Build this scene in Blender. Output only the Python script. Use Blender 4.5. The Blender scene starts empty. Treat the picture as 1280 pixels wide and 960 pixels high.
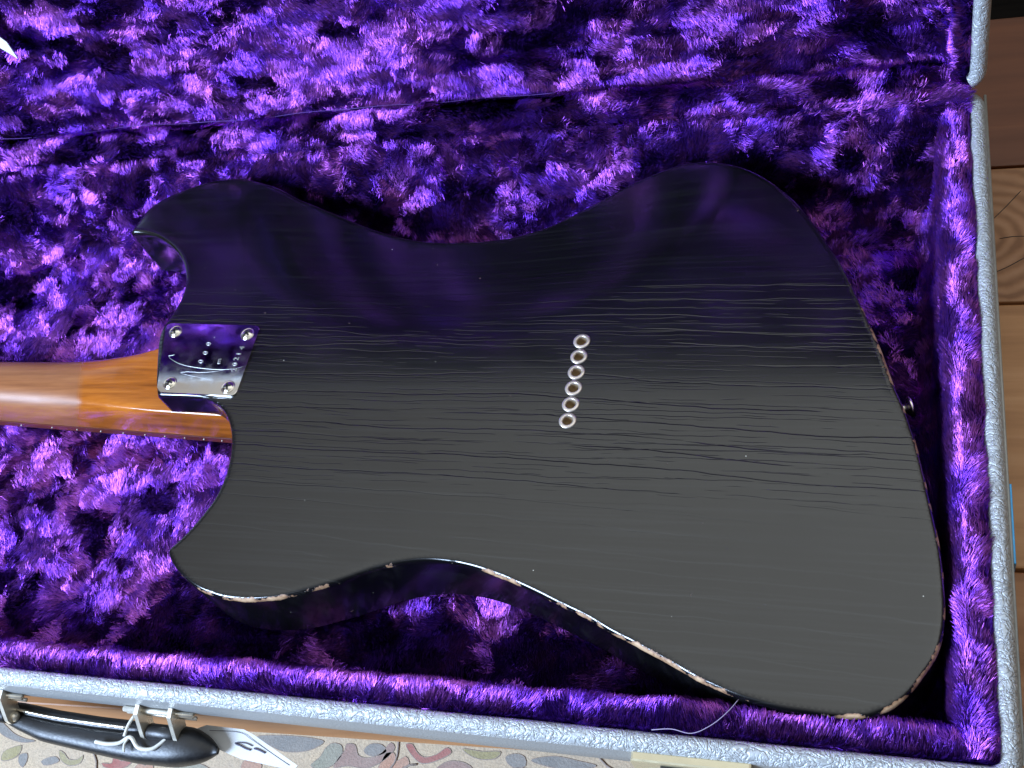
import bpy, bmesh, math, random
import numpy as np
from mathutils import Vector, Matrix
from mathutils.geometry import delaunay_2d_cdt

random.seed(7)
RNG = np.random.default_rng(11)
SC = bpy.context.scene
COL = SC.collection

# ------------------------------------------------------------------ camera, light, exposure
cam_d = bpy.data.cameras.new('camera')
cam = bpy.data.objects.new('camera', cam_d)
COL.objects.link(cam)
R0 = Vector((0.947495, 0.175772, -0.267126))      # picture x
R1 = Vector((0.000619, -0.836379, -0.548151))     # picture y (down)
R2 = Vector((-0.319769, 0.519205, -0.792574))     # view direction
m = Matrix((R0, -R1, -R2)).transposed().to_4x4()
m.translation = Vector((0, 0, 0.51482))
cam.matrix_world = m
cam_d.sensor_width = 36.0
cam_d.lens = 39.934
cam_d.clip_start = 0.01
cam_d.clip_end = 50
SC.camera = cam

world = bpy.data.worlds.new('World')
SC.world = world
world.use_nodes = True
wn, wl = world.node_tree.nodes, world.node_tree.links
wn.clear()
w_out = wn.new('ShaderNodeOutputWorld')
w_bg = wn.new('ShaderNodeBackground')
w_tc = wn.new('ShaderNodeTexCoord')
w_sep = wn.new('ShaderNodeSeparateXYZ')
w_ramp = wn.new('ShaderNodeValToRGB')
wl.new(w_tc.outputs['Generated'], w_sep.inputs[0])
wl.new(w_sep.outputs['Z'], w_ramp.inputs[0])
w_mul = wn.new('ShaderNodeMath')          # the room is a little brighter towards +x
w_mul.operation = 'MULTIPLY_ADD'
w_mul.inputs[1].default_value = .42
w_mul.inputs[2].default_value = 1.06
wl.new(w_sep.outputs['X'], w_mul.inputs[0])
w_y = wn.new('ShaderNodeMapRange')        # and dimmer behind the camera than over the lid
w_y.interpolation_type = 'SMOOTHSTEP'
w_y.inputs[1].default_value = -.45
w_y.inputs[2].default_value = .32
w_y.inputs[3].default_value = .30
w_y.inputs[4].default_value = 1.0
wl.new(w_sep.outputs['Y'], w_y.inputs[0])
w_m2 = wn.new('ShaderNodeMath')
w_m2.operation = 'MULTIPLY'
wl.new(w_mul.outputs[0], w_m2.inputs[0])
wl.new(w_y.outputs[0], w_m2.inputs[1])
w_mul = w_m2
w_str = wn.new('ShaderNodeMath')
w_str.operation = 'MULTIPLY'
w_str.inputs[1].default_value = 1.0
wl.new(w_mul.outputs[0], w_str.inputs[0])
wl.new(w_str.outputs[0], w_bg.inputs['Strength'])
cr = w_ramp.color_ramp
cr.elements[0].position = 0.0
cr.elements[0].color = (0.06, 0.05, 0.045, 1)
cr.elements[1].position = 0.86
cr.elements[1].color = (1.30, 1.34, 1.31, 1)
e = cr.elements.new(0.30)
e.color = (0.10, 0.085, 0.08, 1)
e = cr.elements.new(0.62)
e.color = (0.22, 0.17, 0.16, 1)
wl.new(w_ramp.outputs[0], w_bg.inputs['Color'])
wl.new(w_bg.outputs[0], w_out.inputs[0])


def area(name, loc, target, sx, sy, power, color):
    d = bpy.data.lights.new(name, 'AREA')
    d.shape = 'RECTANGLE'
    d.size, d.size_y = sx, sy
    d.energy = power
    d.color = color
    o = bpy.data.objects.new(name, d)
    COL.objects.link(o)
    o.location = loc
    o.rotation_euler = (Vector(target) - Vector(loc)).to_track_quat('-Z', 'Y').to_euler()
    return o


area('window_light', (-1.55, -.85, 1.15), (-0.3, 0.35, 0), 1.0, 0.8, 138, (0.55, 0.72, 1.0))

SC.view_settings.view_transform = 'Standard'
SC.view_settings.look = 'None'
SC.view_settings.exposure = 0.0
SC.view_settings.gamma = 1
SC.cycles.max_bounces = 8
SC.cycles.transparent_max_bounces = 8


# ------------------------------------------------------------------ helpers
def link(o, parent=None):
    COL.objects.link(o)
    if parent is not None:
        o.parent = parent
    return o


def tag(o, label=None, cat=None, group=None, kind=None):
    if label:
        o['label'] = label
    if cat:
        o['category'] = cat
    if group:
        o['group'] = group
    if kind:
        o['kind'] = kind
    return o


def empty(name, loc=(0, 0, 0)):
    o = bpy.data.objects.new(name, None)
    o.empty_display_size = 0.02
    o.location = loc
    return link(o)


def mesh_obj(name, verts, faces, mat, parent=None, smooth=True):
    me = bpy.data.meshes.new(name)
    me.from_pydata([tuple(v) for v in verts], [], [tuple(f) for f in faces])
    me.validate()
    me.update()
    if mat:
        me.materials.append(mat)
    if smooth:
        me.polygons.foreach_set('use_smooth', [True] * len(me.polygons))
    o = bpy.data.objects.new(name, me)
    link(o, parent)
    if parent is not None:
        o.matrix_parent_inverse = Matrix.Translation(parent.location).inverted()
    return o


def bm_obj(name, bm, mat, parent=None, smooth=False):
    me = bpy.data.meshes.new(name)
    bmesh.ops.recalc_face_normals(bm, faces=bm.faces[:])
    bm.to_mesh(me)
    bm.free()
    if mat:
        me.materials.append(mat)
    if smooth:
        me.polygons.foreach_set('use_smooth', [True] * len(me.polygons))
    o = bpy.data.objects.new(name, me)
    link(o, parent)
    if parent is not None:
        o.matrix_parent_inverse = Matrix.Translation(parent.location).inverted()
    return o


def prism(poly, z0, z1, bev=0.0, segs=2):
    """closed prism over a polygon, its upper edge rounded by bev"""
    bm = bmesh.new()
    lo = [bm.verts.new((x, y, z0)) for x, y in poly]
    hi = [bm.verts.new((x, y, z1)) for x, y in poly]
    n = len(poly)
    bm.faces.new(lo[::-1])
    top = bm.faces.new(hi)
    for i in range(n):
        bm.faces.new((lo[i], lo[(i + 1) % n], hi[(i + 1) % n], hi[i]))
    if bev > 0:
        bmesh.ops.bevel(bm, geom=list(top.edges), offset=bev, segments=segs, profile=0.5, affect='EDGES', clamp_overlap=True)
    return bm


def lathe(profile, n=28, centre=(0, 0, 0), axis=None):
    """profile: (r, h) pairs; axis: direction of h"""
    ax = Vector(axis or (0, 0, 1)).normalized()
    q = Vector((0, 0, 1)).rotation_difference(ax)
    V, F = [], []
    for r, h in profile:
        for k in range(n):
            a = 2 * math.pi * k / n
            V.append(q @ Vector((r * math.cos(a), r * math.sin(a), h)) + Vector(centre))
    for i in range(len(profile) - 1):
        for k in range(n):
            F.append((i * n + k, i * n + (k + 1) % n, (i + 1) * n + (k + 1) % n, (i + 1) * n + k))
    return V, F


def tube(points, rad, n=8, closed=False):
    P = [Vector(p) for p in points]
    V, F = [], []
    up = Vector((0, 0, 1))
    m_ = len(P)
    for i, p in enumerate(P):
        if closed:
            t = P[(i + 1) % m_] - P[i - 1]
        else:
            t = P[min(i + 1, m_ - 1)] - P[max(i - 1, 0)]
        t.normalize()
        s = t.cross(up)
        if s.length < 1e-4:
            s = t.cross(Vector((0, 1, 0)))
        s.normalize()
        u = s.cross(t)
        r = rad[i] if isinstance(rad, (list, tuple)) else rad
        for k in range(n):
            a = 2 * math.pi * k / n
            V.append(p + (s * math.cos(a) + u * math.sin(a)) * r)
    last = m_ if closed else m_ - 1
    for i in range(last):
        j = (i + 1) % m_
        for k in range(n):
            F.append((i * n + k, i * n + (k + 1) % n, j * n + (k + 1) % n, j * n + k))
    if not closed:
        F.append(tuple(range(n))[::-1])
        F.append(tuple((m_ - 1) * n + k for k in range(n)))
    return V, F


def merge(parts):
    V, F = [], []
    for v, f in parts:
        b = len(V)
        V += list(v)
        F += [tuple(i + b for i in q) for q in f]
    return V, F


def spline(pts, step):
    """Catmull-Rom through pts, resampled at about step"""
    P = [np.array(p, float) for p in pts]
    P = [2 * P[0] - P[1]] + P + [2 * P[-1] - P[-2]]
    out = []
    for i in range(1, len(P) - 2):
        a, b, c, d = P[i - 1:i + 3]
        k = max(1, int(round(np.linalg.norm(c - b) / step)))
        t0, t1 = 0, np.linalg.norm(b - a) ** .5
        t2 = t1 + np.linalg.norm(c - b) ** .5
        t3 = t2 + np.linalg.norm(d - c) ** .5
        for j in range(k):
            t = t1 + (t2 - t1) * j / k
            A1 = (t1 - t) / (t1 - t0) * a + (t - t0) / (t1 - t0) * b
            A2 = (t2 - t) / (t2 - t1) * b + (t - t1) / (t2 - t1) * c
            A3 = (t3 - t) / (t3 - t2) * c + (t - t2) / (t3 - t2) * d
            B1 = (t2 - t) / (t2 - t0) * A1 + (t - t0) / (t2 - t0) * A2
            B2 = (t3 - t) / (t3 - t1) * A2 + (t - t1) / (t3 - t1) * A3
            out.append((t2 - t) / (t2 - t1) * B1 + (t - t1) / (t2 - t1) * B2)
    out.append(P[-2])
    return [tuple(q) for q in out]


_perm = np.random.default_rng(3).permutation(512)
_perm = np.concatenate([_perm, _perm])
_grad = np.random.default_rng(4).normal(size=(512, 3))
_grad /= np.linalg.norm(_grad, axis=1)[:, None]


def perlin(p, seed=0):
    p = np.asarray(p, float) + seed * 17.31
    i = np.floor(p).astype(int)
    f = p - i
    u = f * f * f * (f * (f * 6 - 15) + 10)
    i &= 255
    r = np.zeros(len(p))
    for dx in (0, 1):
        wx = u[:, 0] if dx else 1 - u[:, 0]
        for dy in (0, 1):
            wy = u[:, 1] if dy else 1 - u[:, 1]
            for dz in (0, 1):
                wz = u[:, 2] if dz else 1 - u[:, 2]
                h = _perm[(_perm[(_perm[(i[:, 0] + dx) & 511] + i[:, 1] + dy) & 511] + i[:, 2] + dz) & 511]
                g = _grad[h]
                r += wx * wy * wz * (g[:, 0] * (f[:, 0] - dx) + g[:, 1] * (f[:, 1] - dy) + g[:, 2] * (f[:, 2] - dz))
    return r


def hash3(c, k):
    h = (c[:, 0] * 73856093) ^ (c[:, 1] * 19349663) ^ (c[:, 2] * 83492791) ^ (k * 2654435)
    h = (h ^ (h >> 13)) * 1274126177
    h = (h ^ (h >> 16)) & 0xffffff
    return h / float(0xffffff)


def worley(p, seed):
    """nearest jittered cell: returns four random numbers of that cell and the gap to the next one"""
    base = np.floor(p).astype(np.int64)
    best = np.full(len(p), 9.)
    second = np.full(len(p), 9.)
    cell = base.copy()
    for dx in (-1, 0, 1):
        for dy in (-1, 0, 1):
            for dz in (-1, 0, 1):
                c = base + np.array([dx, dy, dz])
                f = c + .5 + .8 * (np.stack([hash3(c, seed + 1), hash3(c, seed + 2), hash3(c, seed + 3)], 1) - .5)
                d = ((p - f) ** 2).sum(1)
                nb = d < best
                second = np.where(nb, best, np.minimum(second, d))
                best = np.where(nb, d, best)
                cell[nb] = c[nb]
    return [hash3(cell, seed + 10 + k) for k in range(4)], np.sqrt(second) - np.sqrt(best)


# ------------------------------------------------------------------ materials
class NT:
    def __init__(self, name):
        self.m = bpy.data.materials.new(name)
        self.m.use_nodes = True
        self.n = self.m.node_tree.nodes
        self.l = self.m.node_tree.links
        self.b = self.n['Principled BSDF']
        self.out = self.n['Material Output']

    def set(self, **kw):
        for k, v in kw.items():
            s = self.b.inputs[k.replace('_', ' ')]
            if isinstance(v, (tuple, list)):
                s.default_value = tuple(v) + ((1,) if len(v) == 3 else ())
            else:
                s.default_value = v
        return self

    def node(self, t, **kw):
        n = self.n.new(t)
        for k, v in kw.items():
            if k.startswith('i_'):
                key = k[2:]
                key = int(key) if key.isdigit() else key.replace('_', ' ')
                self.put(v, n.inputs[key])
            else:
                setattr(n, k, v)
        return n

    def put(self, v, sock):
        if isinstance(v, bpy.types.NodeSocket):
            self.l.new(v, sock)
        elif isinstance(v, (tuple, list)):
            sock.default_value = tuple(v) + ((1,) if len(v) == 3 and sock.type == 'RGBA' else ())
        else:
            sock.default_value = v

    def math(self, op, a, b=0.0, c=0.0, clamp=False):
        n = self.n.new('ShaderNodeMath')
        n.operation = op
        n.use_clamp = clamp
        self.put(a, n.inputs[0])
        self.put(b, n.inputs[1])
        self.put(c, n.inputs[2])
        return n.outputs[0]

    def coord(self, scale=(1, 1, 1), loc=(0, 0, 0), rot=(0, 0, 0)):
        tc = self.n.new('ShaderNodeTexCoord')
        mp = self.n.new('ShaderNodeMapping')
        mp.inputs['Scale'].default_value = scale
        mp.inputs['Location'].default_value = loc
        mp.inputs['Rotation'].default_value = rot
        self.l.new(tc.outputs['Object'], mp.inputs[0])
        return mp.outputs[0]

    def noise(self, vec, scale, detail=4, rough=.55, dist=0.0):
        n = self.node('ShaderNodeTexNoise', i_Scale=scale, i_Detail=detail, i_Roughness=rough, i_Distortion=dist)
        self.l.new(vec, n.inputs['Vector'])
        return n.outputs['Fac']

    def ramp(self, f, stops, interp='LINEAR'):
        n = self.n.new('ShaderNodeValToRGB')
        self.put(f, n.inputs[0])
        r = n.color_ramp
        r.interpolation = interp
        while len(r.elements) < len(stops):
            r.elements.new(0.5)
        for el, (p_, c) in zip(r.elements, stops):
            el.position = p_
            el.color = tuple(c) + (1,) if isinstance(c, (tuple, list)) else (c, c, c, 1)
        return n.outputs[0]

    def mix(self, f, a, b):
        n = self.n.new('ShaderNodeMix')
        n.data_type = 'RGBA'
        self.put(f, n.inputs[0])
        self.put(a, n.inputs[6])
        self.put(b, n.inputs[7])
        return n.outputs[2]

    def bump(self, h, strength=.5, dist=.001, prev=None):
        n = self.node('ShaderNodeBump', i_Strength=strength, i_Distance=dist)
        self.put(h, n.inputs['Height'])
        if prev is not None:
            self.l.new(prev, n.inputs['Normal'])
        self.l.new(n.outputs[0], self.b.inputs['Normal'])
        return n.outputs[0]

    def col(self, s):
        self.l.new(s, self.b.inputs['Base Color'])

    def rgh(self, s):
        self.put(s, self.b.inputs['Roughness'])


def mat_simple(name, color, rough=.5, metal=0.0, var=0.12, scale=80):
    t = NT(name)
    c = t.coord()
    f = t.noise(c, scale, 3)
    lo = tuple(max(0, x * (1 - var)) for x in color)
    hi = tuple(min(1, x * (1 + var)) for x in color)
    t.col(t.ramp(f, [(.3, lo), (.7, hi)]))
    t.rgh(t.ramp(t.noise(c, scale * 1.7, 3), [(.3, max(0.02, rough - .06)), (.7, min(1, rough + .08))]))
    t.set(Metallic=metal)
    return t


def mat_lacquer():
    t = NT('black_lacquer')
    tc = t.n.new('ShaderNodeTexCoord')
    sep = t.n.new('ShaderNodeSeparateXYZ')
    t.l.new(tc.outputs['Object'], sep.inputs[0])
    X, Y, Z = sep.outputs
    # weather checks: long cracks along the grain
    heights = []
    for k, (freq, wx, amp, lo, hi, wd) in enumerate(((90., 3.0, .019, .44, .50, .05), (190., 5., .010, .455, .53, .06), (330., 12., .004, .52, .60, .09))):
        v1 = t.node('ShaderNodeCombineXYZ')
        t.put(t.math('MULTIPLY', X, wx), v1.inputs[0])
        t.put(t.math('MULTIPLY', Y, 6.0 + 3 * k), v1.inputs[1])
        v1.inputs[2].default_value = 3.7 * k
        warp = t.noise(v1.outputs[0], 1.0, 3, .45)
        v1b = t.node('ShaderNodeCombineXYZ')
        t.put(t.math('MULTIPLY', X, 60.), v1b.inputs[0])
        t.put(t.math('MULTIPLY', Y, 40.), v1b.inputs[1])
        warp2 = t.noise(v1b.outputs[0], 1.0, 2, .5)
        yy = t.math('ADD', Y, t.math('MULTIPLY', t.math('SUBTRACT', warp, .5), amp * 2))
        yy = t.math('ADD', yy, t.math('MULTIPLY', t.math('SUBTRACT', warp2, .5), .0021))
        yy = t.math('ADD', yy, t.math('MULTIPLY', X, .035))
        vo = t.node('ShaderNodeTexVoronoi', voronoi_dimensions='1D', feature='DISTANCE_TO_EDGE')
        t.put(yy, vo.inputs['W'])
        vo.inputs['Scale'].default_value = freq
        d = vo.outputs['Distance']
        line = t.node('ShaderNodeMapRange', interpolation_type='SMOOTHSTEP')
        t.put(d, line.inputs[0])
        line.inputs[1].default_value = 0.0
        line.inputs[2].default_value = wd
        line.inputs[3].default_value = 1.0
        line.inputs[4].default_value = 0.0
        v2 = t.node('ShaderNodeCombineXYZ')
        t.put(t.math('MULTIPLY', X, (2.2, 5.5, 20.)[k]), v2.inputs[0])
        t.put(t.math('MULTIPLY', Y, (90., 190., 330.)[k] * .95), v2.inputs[1])
        v2.inputs[2].default_value = 9.1 * k + 2
        gate = t.noise(v2.outputs[0], 1.0, 2, .5)
        g = t.node('ShaderNodeMapRange', interpolation_type='SMOOTHSTEP')
        t.put(gate, g.inputs[0])
        g.inputs[1].default_value = lo
        g.inputs[2].default_value = hi
        heights.append(t.math('MULTIPLY', line.outputs[0], g.outputs[0]))
    # cracks are densest across the middle of the body and fade towards both bouts
    band = t.ramp(t.math('MULTIPLY', Y, 1.0), [(.17, .10), (.23, .06), (.265, .25), (.295, .9), (.32, 1.0), (.37, 1.0), (.395, .5), (.415, .14), (.445, .0)])
    cr_ = t.math('ADD', heights[0], t.math('MULTIPLY', heights[1], .6))
    cr_ = t.math('ADD', cr_, t.math('MULTIPLY', heights[2], .45))
    cr_ = t.math('MULTIPLY', cr_, band)
    cracks = t.math('MULTIPLY', cr_, t.math('GREATER_THAN', Z, -.022))
    topside = t.ramp(t.math('ADD', t.math('MULTIPLY', Z, 40.), 1.0), [(.38, 0.0), (.5, 1.0)])
    cracks = t.math('MULTIPLY', cracks, topside)
    # fine dents and haze
    obj = tc.outputs['Object']
    st = t.node('ShaderNodeMapping')
    t.l.new(obj, st.inputs[0])
    st.inputs['Scale'].default_value = (14, 260, 60)
    grain = t.noise(st.outputs[0], 1.0, 4, .6)
    n1 = t.noise(obj, 16, 3)
    h = t.math('SUBTRACT', t.math('MULTIPLY', grain, .05), cracks)
    # chips along the edge
    ew = t.node('ShaderNodeAttribute', attribute_name='edge_wear')
    nz = t.noise(obj, 210, 5, .65)
    nz2 = t.noise(obj, 60, 3, .6)
    val = t.math('ADD', ew.outputs['Fac'], t.math('MULTIPLY', t.math('SUBTRACT', nz, .5), 1.9))
    val = t.math('ADD', val, t.math('MULTIPLY', t.math('SUBTRACT', nz2, .5), .9))
    chip = t.ramp(val, [(.50, 0.0), (.53, 1.0)])
    bare = t.ramp(val, [(.52, (.05, .03, .02)), (.60, (.22, .11, .055)), (.78, (.36, .21, .11)), (1.0, (.50, .33, .19))])
    vor = t.node('ShaderNodeTexVoronoi', feature='F1', i_Scale=70.)
    t.l.new(obj, vor.inputs['Vector'])
    speck = t.ramp(vor.outputs['Distance'], [(.018, 1.0), (.026, 0.0)])
    vc = t.node('ShaderNodeSeparateColor')
    t.l.new(vor.outputs['Color'], vc.inputs[0])
    speck = t.math('MULTIPLY', speck, t.math('GREATER_THAN', vc.outputs[0], .72))
    # finish sunk into the grain: faint paler lines low on the body, and a little polishing haze
    sunk = t.math('MULTIPLY', t.math('ADD', heights[0], t.math('MULTIPLY', heights[1], .7)), t.ramp(Y, [(.15, 1.0), (.24, .8), (.285, 0.0)]))
    sunk = t.math('MULTIPLY', sunk, t.math('GREATER_THAN', Z, -.0035))
    haze = t.ramp(t.noise(obj, 7, 4, .6), [(.35, (.0020, .0020, .0026)), (.7, (.0052, .0054, .0058))])
    st2 = t.node('ShaderNodeMapping')
    t.l.new(obj, st2.inputs[0])
    st2.inputs['Scale'].default_value = (5, 420, 60)
    fine = t.ramp(t.noise(st2.outputs[0], 1.0, 3, .6), [(.5, 0.0), (.75, 1.0)])
    hz = t.mix(t.math('MULTIPLY', fine, .25), haze, (.03, .03, .03))
    hz = t.mix(t.math('MULTIPLY', sunk, .15), hz, (.065, .068, .065))
    base = t.mix(speck, hz, (.45, .43, .36))
    t.col(t.mix(chip, base, bare))
    r = t.ramp(n1, [(.3, .10), (.7, .16)])
    r = t.math('ADD', r, t.math('MULTIPLY', grain, .06))
    t.rgh(t.math('ADD', r, t.math('MULTIPLY', chip, .45)))
    b1 = t.bump(h, .34, .0005)
    t.bump(t.math('MULTIPLY', chip, -1.0), .5, .0004, b1)
    t.set(IOR=1.65)
    t.b.inputs['Specular IOR Level'].default_value = .5
    return t.m


def mat_tolex():
    t = NT('silver_tolex')
    c = t.coord()
    w = t.noise(c, 260, 2)
    n1 = t.noise(c, 125, 2.5, .5, 1.5)
    rid = t.math('ABSOLUTE', t.math('SUBTRACT', n1, .5))
    hgt = t.ramp(rid, [(0.0, 0.0), (.055, .75), (.14, 1.0)])
    n2 = t.noise(c, 230, 2, .5, 1.0)
    rid2 = t.math('ABSOLUTE', t.math('SUBTRACT', n2, .47))
    hgt = t.math('ADD', hgt, t.math('MULTIPLY', t.ramp(rid2, [(0.0, 0.0), (.07, 1.0)]), .6))
    t.col(t.mix(t.noise(c, 900, 2), (.34, .36, .37), (.50, .52, .53)))
    t.rgh(t.ramp(w, [(.3, .40), (.7, .55)]))
    t.set(Metallic=.35)
    b = t.bump(hgt, .55, .0010)
    t.bump(t.noise(c, 700, 3), .35, .0005, b)
    return t.m


def mat_tolex_side():
    t = NT('silver_tolex_side')
    c = t.coord()
    t.col(t.mix(t.noise(c, 1100, 3), (.24, .25, .25), (.36, .37, .37)))
    t.rgh(.55)
    t.set(Metallic=.2)
    t.bump(t.noise(c, 700, 4, .6), .5, .0005)
    return t.m


def mat_wood(name, c1, c2, c3, rings=None, rough=.42, scale=1.0):
    t = NT(name)
    c = t.coord((4 * scale, 55 * scale, 30 * scale))
    if rings:
        c = t.coord((1, 1, 1), loc=(-rings[0], -rings[1], 0))
        w = t.node('ShaderNodeTexWave', wave_type='RINGS', rings_direction='Z', i_Scale=34., i_Distortion=3.0, i_Detail=3., i_Detail_Scale=1.6)
        t.l.new(c, w.inputs['Vector'])
        g = w.outputs['Fac']
        f = t.math('ADD', t.math('MULTIPLY', g, .35), t.math('MULTIPLY', t.noise(c, 30, 5), .65))
    else:
        f = t.noise(c, 1.0, 6, .62, .4)
    col = t.ramp(f, [(.28, c1), (.5, c2), (.72, c3)])
    big = t.noise(t.coord((3, 9, 3)), 1.6, 3)
    t.col(t.mix(t.ramp(big, [(.35, 0.0), (.7, .45)]), col, c1))
    t.rgh(t.ramp(f, [(.3, rough + .1), (.7, rough - .04)]))
    t.bump(f, .35, .0006)
    return t.m


def mat_neck():
    t = NT('maple_neck')
    c = t.coord((9, 170, 120))
    g = t.noise(c, 1.0, 5, .6, .6)
    g2 = t.noise(t.coord((30, 420, 300)), 1.0, 3, .6)
    tc = t.n.new('ShaderNodeTexCoord')
    sep = t.n.new('ShaderNodeSeparateXYZ')
    t.l.new(tc.outputs['Object'], sep.inputs[0])
    X, Y = sep.outputs[0], sep.outputs[1]
    # worn border: x = -.508 at y .321, -.536 at y .373
    ln = t.math('ADD', X, t.math('MULTIPLY', t.math('SUBTRACT', Y, .373), .38))
    ln = t.math('SUBTRACT', ln, t.math('MULTIPLY', t.math('ADD', sep.outputs[2], .022), .7))
    ln = t.math('ADD', ln, t.math('MULTIPLY', t.math('SUBTRACT', t.noise(t.coord((60, 90, 60)), 1.0, 3), .5), .006))
    mask = t.ramp(t.math('ADD', t.math('MULTIPLY', t.math('ADD', ln, .536), 60.), .5), [(.3, 0.0), (.7, 1.0)])
    amber = t.ramp(t.math('ADD', t.math('MULTIPLY', g, .7), t.math('MULTIPLY', g2, .3)), [(.30, (.16, .040, .005)), (.5, (.32, .088, .010)), (.7, (.46, .145, .020))])
    raw = t.ramp(t.math('ADD', t.math('MULTIPLY', g, .6), t.math('MULTIPLY', g2, .4)), [(.30, (.16, .050, .015)), (.5, (.25, .088, .028)), (.7, (.34, .135, .048))])
    t.col(t.mix(mask, raw, amber))
    t.rgh(t.ramp(mask, [(0, .40), (1, .13)]))
    t.bump(g2, .12, .0003)
    t.set(IOR=1.5)
    return t.m


def mat_fur():
    mt = bpy.data.materials.new('purple_plush_pile')
    mt.use_nodes = True
    n, l = mt.node_tree.nodes, mt.node_tree.links
    n.clear()
    out = n.new('ShaderNodeOutputMaterial')
    h = n.new('ShaderNodeBsdfPrincipled')
    h.inputs['Metallic'].default_value = 1.0
    h.inputs['Roughness'].default_value = .45
    h.inputs['Specular Tint'].default_value = (.34, .13, .62, 1)      # dyed fibre: no white rim at grazing angles
    hi = n.new('ShaderNodeAttribute')
    hi.attribute_name = 'light_tint'  # patches of bluish and pinkish light, painted into the fibre colour
    ramp = n.new('ShaderNodeValToRGB')
    ramp.color_ramp.elements[0].color = (.18,.044,.64,1)
    ramp.color_ramp.elements[1].color = (.45,.110,.56,1)
    l.new(hi.outputs['Fac'], ramp.inputs[0])
    l.new(ramp.outputs[0], h.inputs['Base Color'])
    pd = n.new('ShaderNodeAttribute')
    pd.attribute_name = 'pile_dir'         # colour darkened end-on, standing in for shade deep in the pile
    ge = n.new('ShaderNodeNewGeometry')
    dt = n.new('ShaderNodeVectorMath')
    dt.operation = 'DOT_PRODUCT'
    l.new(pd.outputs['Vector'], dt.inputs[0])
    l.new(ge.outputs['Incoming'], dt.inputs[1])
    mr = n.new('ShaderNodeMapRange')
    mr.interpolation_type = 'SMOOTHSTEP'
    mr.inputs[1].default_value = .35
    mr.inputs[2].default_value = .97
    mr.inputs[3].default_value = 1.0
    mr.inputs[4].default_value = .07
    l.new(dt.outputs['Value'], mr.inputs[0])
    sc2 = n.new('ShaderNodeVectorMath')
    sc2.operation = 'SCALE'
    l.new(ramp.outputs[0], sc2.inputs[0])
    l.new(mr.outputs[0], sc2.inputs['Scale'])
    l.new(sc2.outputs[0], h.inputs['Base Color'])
    at = n.new('ShaderNodeAttribute')
    at.attribute_name = 'pile_normal'      # the sheen follows the lie of the pile
    l.new(at.outputs['Vector'], h.inputs['Normal'])
    l.new(h.outputs[0], out.inputs[0])
    return mt


M_LAC = mat_lacquer()
M_TOL = mat_tolex()
M_TOLS = mat_tolex_side()
M_NECK = mat_neck()
M_FUR = mat_fur()
M_BACK = mat_simple('plush_backing', (.016, .003, .065), .95)
M_BACK.b.inputs['Specular IOR Level'].default_value = .03
M_BACK = M_BACK.m
M_CHROME = mat_simple('chrome', (.84, .83, .81), .03, 1.0, .02).m
M_STEEL = mat_simple('nickel', (.78, .74, .66), .16, 1.0, .05).m
M_FERR = mat_simple('ferrule_metal', (.66, .58, .51), .32, .75, .06, 300).m
M_BRASS = mat_simple('ferrule_bore', (.34, .25, .15), .4, .6, .2, 300).m
M_ENGR = mat_simple('engraved_metal', (.40, .40, .42), .40, .8, .03).m
M_DARK = mat_simple('dark_fill', (.02, .018, .018), .5).m  # near-black for cracks and latch tongue, and for painted slot shade
M_LEATH = mat_simple('black_leather', (.007, .007, .008), .40, 0, .2, 300)
M_LEATH.bump(M_LEATH.noise(M_LEATH.coord(), 900, 3), .25, .0003)
M_LEATH = M_LEATH.m
M_ROSE = mat_wood('rosewood', (.05, .008, .006), (.10, .018, .012), (.16, .03, .02), scale=3).copy()
M_PAPER = mat_simple('white_paper', (.66, .66, .65), .6, 0, .03).m
M_STRING = mat_simple('white_string', (.55, .54, .50), .7, 0, .1, 500).m
M_INK = mat_simple('printed_ink', (.05, .04, .07), .6).m
M_CREAM = mat_simple('cream_plating', (.52, .45, .29), .3, .5, .06).m
M_BLUE = mat_simple('blue_tape', (.06, .38, .72), .4).m
M_TRIM = mat_simple('worn_white_trim', (.34, .34, .31), .45, .1, .1, 200).m


# ------------------------------------------------------------------ floor, rug, table
FZ = -0.47
M_FLOOR = mat_wood('darkened_floor_wood', (.003, .0025, .0025), (.005, .004, .004), (.008, .006, .005), rough=.85)  # dark wood taken nearly black for the darkness beyond the table
M_FLOOR.node_tree.nodes['Principled BSDF'].inputs['Specular IOR Level'].default_value = .08
tag(mesh_obj('floor', [(-4, -4, FZ - .01), (4, -4, FZ - .01), (4, 4, FZ - .01), (-4, 4, FZ - .01)], [(0, 1, 2, 3)], M_FLOOR), kind='structure')

rug = empty('rug', (-.4, .1, FZ))
tag(rug, 'cream floral rug with red, olive and grey motifs under the wooden table', 'rug')


def mat_rug(name, c, edge=None):
    t = NT(name)
    co = t.coord()
    f = t.noise(co, 480, 3, .7)
    g = t.noise(co, 34, 4)
    a = tuple(x * .72 for x in c)
    b = tuple(min(1, x * 1.25) for x in c)
    t.col(t.mix(t.math('MULTIPLY', g, .7), t.ramp(f, [(.3, a), (.7, b)]), (.42, .36, .30)))
    t.rgh(.95)
    t.bump(f, .6, .0015)
    return t.m


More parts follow.
